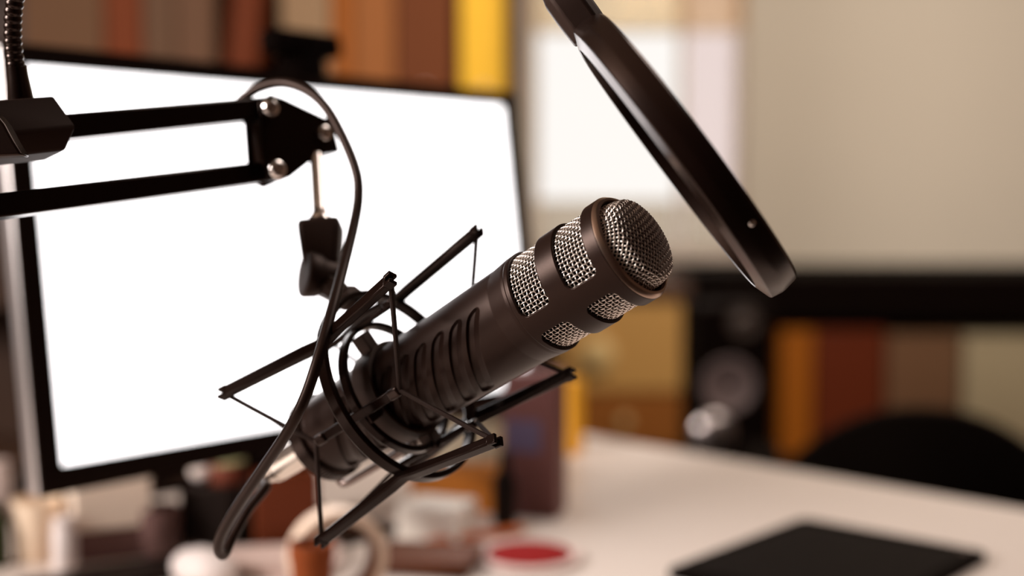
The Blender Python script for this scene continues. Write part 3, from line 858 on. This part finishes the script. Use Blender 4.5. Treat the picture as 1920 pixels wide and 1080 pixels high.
b = MB(); b.abox(mx+.018, wx1-f_, YB+.066, YB+.072, mz, wz1-f_); b.build('tinted_pane', K['tint'], win)
b = MB(); b.abox(wx0+f_, mx-.018, YB+.066, YB+.072, wz0+f_, mz); b.build('frosted_pane', K['frost'], win)
b = MB(); b.abox(mx+.018, wx1-f_, YB+.066, YB+.072, wz0+f_, mz); b.build('frosted_pane', K['frost'], win)
b = MB(); b.abox(wx0-.03, wx1+.03, YB-.05, YB+.04, wz0-.02, wz0); struct(b.build('trim_1', K['frame']))
b = MB(); b.abox(XL, XR, YB-.015, YB, 0, .09); struct(b.build('baseboard_back', K['frame']))

bly = at_y(1100, 54, YB).z
rb = thing('roller_blind', 'cream roller blind pulled a little way down over the bright window', 'blind', ((wx0+wx1)/2, YB+.02, bly))
b = MB(); b.abox(wx0+.004, wx1-.004, YB+.018, YB+.020, bly, wz1-.045); b.build('fabric', K['blind'], rb)
b = MB(); b.abox(wx0+.004, wx1-.004, YB+.012, YB+.026, bly-.012, bly); b.build('bottom_rail', K['frame'], rb, bevel=.002)
b = MB(); b.lathe((wx0+.003, YB+.012, wz1-.025), (1, 0, 0), [(0, .022), (wx1-wx0-.006, .022)], 24); b.build('roller', K['frame'], rb)

# bookcase behind the monitor
BY = 3.0; bx0, bx1 = at_y(20, 0, BY).x-.75, at_y(978, 0, BY).x
bk = thing('bookcase', 'brown wooden bookcase behind the monitor holding upright files', 'bookcase', ((bx0+bx1)/2, BY+.16, 0))
for x in (bx0, bx1-.025):
    b = MB(); b.abox(x, x+.025, BY-.02, BY+.32, 0, 2.05); b.build('side_panel', K['walnut'], bk)
SH = 1.235
for z in (.06, .46, .85, SH, 1.66, 2.025):
    b = MB(); b.abox(bx0+.025, bx1-.025, BY-.01, BY+.30, z, z+.025); b.build('shelf', K['walnut'], bk)
b = MB(); b.abox(bx0+.025, bx1-.025, BY+.30, BY+.32, .06, 2.05); b.build('back_panel', K['walnut'], bk)
FB = [(42, 196, (120, 83, 53), 'tan brown file left of the rust red file', .34, 0), (198, 268, (130, 58, 12), 'rust red file second from the left on the shelf', .36, 0), (270, 330, (114, 82, 58), 'greyish brown file right of the rust red one', .35, 0), (332, 404, (118, 83, 59), 'greyish tan file left of the leaning dark orange one', .35, 0),
      (412, 470, (114, 48, 8), 'dark orange file leaning to the right behind the webcam', .35, .10), (528, 622, (163, 131, 98), 'pale beige file above the webcam', .36, 0), (624, 662, (168, 94, 32), 'narrow orange file right of the pale beige one', .34, 0),
      (664, 742, (162, 100, 52), 'light brown file to the right of the webcam', .36, 0), (744, 852, (114, 61, 29), 'wide dark brown file beside the yellow one', .35, 0), (864, 952, (255, 196, 60), 'bright yellow file at the right end of the shelf', .37, 0)]
for x0, x1, c, lab, h, lean in FB:
    a, c2 = at_y(x0, 100, BY).x, at_y(x1, 100, BY).x
    t = thing('lever_file', lab, 'file', ((a+c2)/2, BY+.13, SH+.025), 'files on the bookcase shelf')
    m = cm('file_card', *c, .6); z = SH+.025
    ex = Vector((math.cos(lean), 0, -math.sin(lean))); ez = Vector((math.sin(lean), 0, math.cos(lean)))
    o = Vector((a, BY+.13, z+(.0 if not lean else math.sin(lean)*(c2-a))))
    w = c2-a-.003
    b = MB(); b.box(o+ex*.002+ez*h/2, (ex, (0,1,0), ez), (.002, .13, h/2)); b.build('cover', m, t)
    b = MB(); b.box(o+ex*(w-.002)+ez*h/2, (ex, (0,1,0), ez), (.002, .13, h/2)); b.build('cover', m, t)
    b = MB(); b.box(o+ex*w/2+ez*h/2-Vector((0,.128,0)), (ex, (0,1,0), ez), (w/2-.004, .002, h/2)); b.build('spine', m, t)
    b = MB(); b.box(o+ex*w/2+ez*(h/2-.01)+Vector((0,.01,0)), (ex, (0,1,0), ez), (w/2-.0045, .105, h/2-.015)); b.build('papers', pale, t)
    b = MB(); b.lathe(o+ex*w/2+ez*.09-Vector((0,.1300,0)), (0,-1,0), [(0, .008), (0, .0135), (.002, .0135), (.002, .008)], 24, closed=True); b.build('finger_ring', K['alu'], t)

# light wooden cabinet with drawers under the window
cy = 3.95; q0, q1 = at_y(1050, 560, cy), at_y(1294, 560, cy)
cab_ = thing('drawer_cabinet', 'light wooden drawer cabinet against the wall below the window', 'cabinet', ((q0.x+q1.x)/2, cy+.25, 0))
wood1 = mat('light_wood', srgb(200, 152, 84), .5, 0, .12, 12, .05, 100, stretch=(2, 2, 12)); wood2 = mat('amber_wood', srgb(150, 88, 28), .5, 0, .15, 12, .05, 100, stretch=(2, 2, 12))
b = MB(); b.abox(q0.x, q1.x, cy+.02, cy+.50, 0, q0.z); b.build('carcass', wood1, cab_)
b = MB(); b.abox(q0.x-.01, q1.x+.004, cy-.01, cy+.51, q0.z, q0.z+.055); b.build('top_board', K['walnut'], cab_)
zs = [.07, .22, at_y(0, 838, cy).z, at_y(0, 735, cy).z, q0.z-.01]
for i in range(4):
    if zs[i+1]-zs[i] < .03: continue
    b = MB(); b.abox(q0.x+.01, q1.x-.01, cy, cy+.02, zs[i]+.005, zs[i+1]-.005); dr = b.build('drawer', wood1 if i == 3 else wood2, cab_)
    kz = (zs[i]+zs[i+1])/2; kx = (q0.x+q1.x)/2
    if i == 3: kq = at_y(1120, 662, cy); kz, kx = kq.z, kq.x
    b = MB(); b.lathe((kx, cy, kz), (0, -1, 0), [(0, .012), (.012, .012), (.016, .048), (.024, .052), (.03, .045), (.032, .005)] if i == 3 else [(0, .01), (.012, .01), (.016, .018), (.022, .016), (.024, .003)], 32); b.build('knob', cm('pale_knob', 222, 190, 130, .4), dr)

# black floor loudspeaker
sy = 2.75; s0, s1 = at_y(1306, 575, sy), at_y(1452, 575, sy)
spk = thing('loudspeaker', 'tall black floor loudspeaker with silver cone standing beyond the desk edge', 'loudspeaker', ((s0.x+s1.x)/2, sy+.12, 0))
b = MB(); b.abox(s0.x, s1.x, sy, sy+.24, .02, s0.z); b.build('cabinet', K['blackwood'], spk, bevel=.006)
b = MB(); b.abox(s0.x-.02, s1.x+.02, sy-.02, sy+.26, 0, .02); b.build('plinth', K['blackwood'], spk)
q = at_y(1366, 722, sy)
greycone = mat('grey_cone', (.10, .065, .06, 1), .6)
b = MB(); b.lathe(q, (0, -1, 0), [(0, .010), (0, .058), (.004, .060), (.006, .056), (.002, .050), (-.0, .012)], 40); b.build('woofer', greycone, spk)
q = at_y(1337, 812, sy)
b = MB(); b.lathe(q, (0, -1, 0), [(0, .03), (0, .044), (.006, .044), (.012, .036), (.017, .02), (.018, .003)], 40); b.build('silver_driver', mat('silver_cone', (.55, .48, .46, 1), .3, 1), spk)
q = at_y(1395, 605, sy)
b = MB(); b.lathe(q, (0, -1, 0), [(0, .01), (0, .034), (.004, .034), (.005, .028), (.002, .02), (.008, .01), (.009, .001)], 32); b.build('tweeter', mat('tweeter_brown', (.030, .016, .010, 1), .5), spk)

# black sideboard with open compartment along the back wall
by = 3.9; v0, v1 = at_y(1302, 514, by), at_y(1302, 600, by)
sx0, sx1 = v0.x, 2.35
sd = thing('sideboard', 'long black sideboard with thick top along the back wall', 'sideboard', ((sx0+sx1)/2, by+.3, 0))
zt, zb = v0.z, v1.z; lz = at_y(0, 858, by).z
b = MB(); b.abox(sx0, sx1, by, YB-.02, zb, zt); b.build('top_slab', K['blackwood'], sd, bevel=.004)
for x in (sx0+.02, sx1-.02):
    b = MB(); b.abox(x-.02, x+.02, by+.02, YB-.03, 0, zb); b.build('side_panel', K['blackwood'], sd)
b = MB(); b.abox(sx0+.04, sx1-.04, by+.02, YB-.03, lz-.03, lz); b.build('shelf', K['blackwood'], sd)
b = MB(); b.abox(sx0+.04, sx1-.04, YB-.05, YB-.03, 0, zb); b.build('back_panel', K['walnut'], sd)
b = MB(); b.abox(sx0+.04, sx1-.04, by+.02, by+.04, .0, lz-.03); b.build('plinth', K['blackwood'], sd)
def shelfbox(x0, x1, ytop, col, name, lab, cat, dy=.02, dep=.4):
    a, c = at_y(x0, 700, by+dy), at_y(x1, 700, by+dy); z = at_y(0, ytop, by+dy).z
    t = thing(name, lab, cat, ((a.x+c.x)/2, by+dy+dep/2, lz), 'boxes in the black sideboard')
    m = cm(name+'_card', *col)
    b = MB(); b.abox(a.x, c.x, by+dy, by+dy+dep, lz, z-.02); b.build('box_body', m, t, bevel=.003)
    b = MB(); b.abox(a.x-.002, c.x+.002, by+dy-.002, by+dy+dep+.002, z-.035, z-.012); b.build('lid', m, t, bevel=.002)
shelfbox(1464, 1524, 612, (138, 75, 10), 'archive_box', 'narrow amber yellow archive box in the black sideboard', 'box')
shelfbox(1528, 1658, 612, (85, 31, 7), 'cardboard_box', 'rust brown cardboard box right of the amber one in the sideboard', 'box')
shelfbox(1664, 1800, 620, (100, 71, 49), 'storage_box', 'greyish tan storage box in the sideboard behind the chair', 'box')
shelfbox(1808, 1990, 622, (151, 136, 108), 'storage_box', 'pale cream storage box at the right edge of the view', 'box')

# ================================================================== LIGHT
def area(name, loc, target, size, power, col, sy=None):
    l = bpy.data.lights.new(name, 'AREA'); l.energy = power; l.color = col; l.size = size
    if sy: l.shape = 'RECTANGLE'; l.size_y = sy
    o = bpy.data.objects.new(name, l); C.objects.link(o); o.location = loc
    o.rotation_euler = (Vector(target)-Vector(loc)).to_track_quat('-Z', 'Y').to_euler()
    return o
area('desk_fill_light', (.9, 1.3, 2.5), (.7, 1.5, .75), .8, 11, (1, .88, .80))  # unseen fill added overhead to brighten the desk, no fixture behind it
area('left_key_light', (-2.2, .10, 1.95), (.0, .75, 1.0), .9, 105, (1, .92, .87), .9)  # added key from the left for the microphone's sheen; no window there
area('back_fill_light', (1.1, 2.6, 2.5), (.9, 4.0, .9), 1.2, 66, (1, .89, .78))  # added fill that lifts the back wall and its furniture, no actual lamp
w = bpy.data.worlds.new('daylight'); S.world = w; w.use_nodes = True
bg = w.node_tree.nodes['Background']; bg.inputs[0].default_value = (1, .955, .93, 1); bg.inputs[1].default_value = 1.15

# ------------------------------------------------------------------ camera object
cd = bpy.data.cameras.new('camera'); cam = bpy.data.objects.new('camera', cd); C.objects.link(cam)
cam.location = EYE; cam.rotation_euler = (PI/2-PITCH, 0, 0)
cd.sensor_width = 36; cd.lens = 45; cd.clip_start = .02; cd.clip_end = 60
cd.dof.use_dof = True; cd.dof.focus_distance = .586; cd.dof.aperture_fstop = 2.8; cd.dof.aperture_blades = 0
S.camera = cam
S.view_settings.view_transform = 'Standard'; S.view_settings.look = 'None'; S.view_settings.gamma = 1
S.view_settings.use_curve_mapping = False
S.view_settings.exposure = 0.0
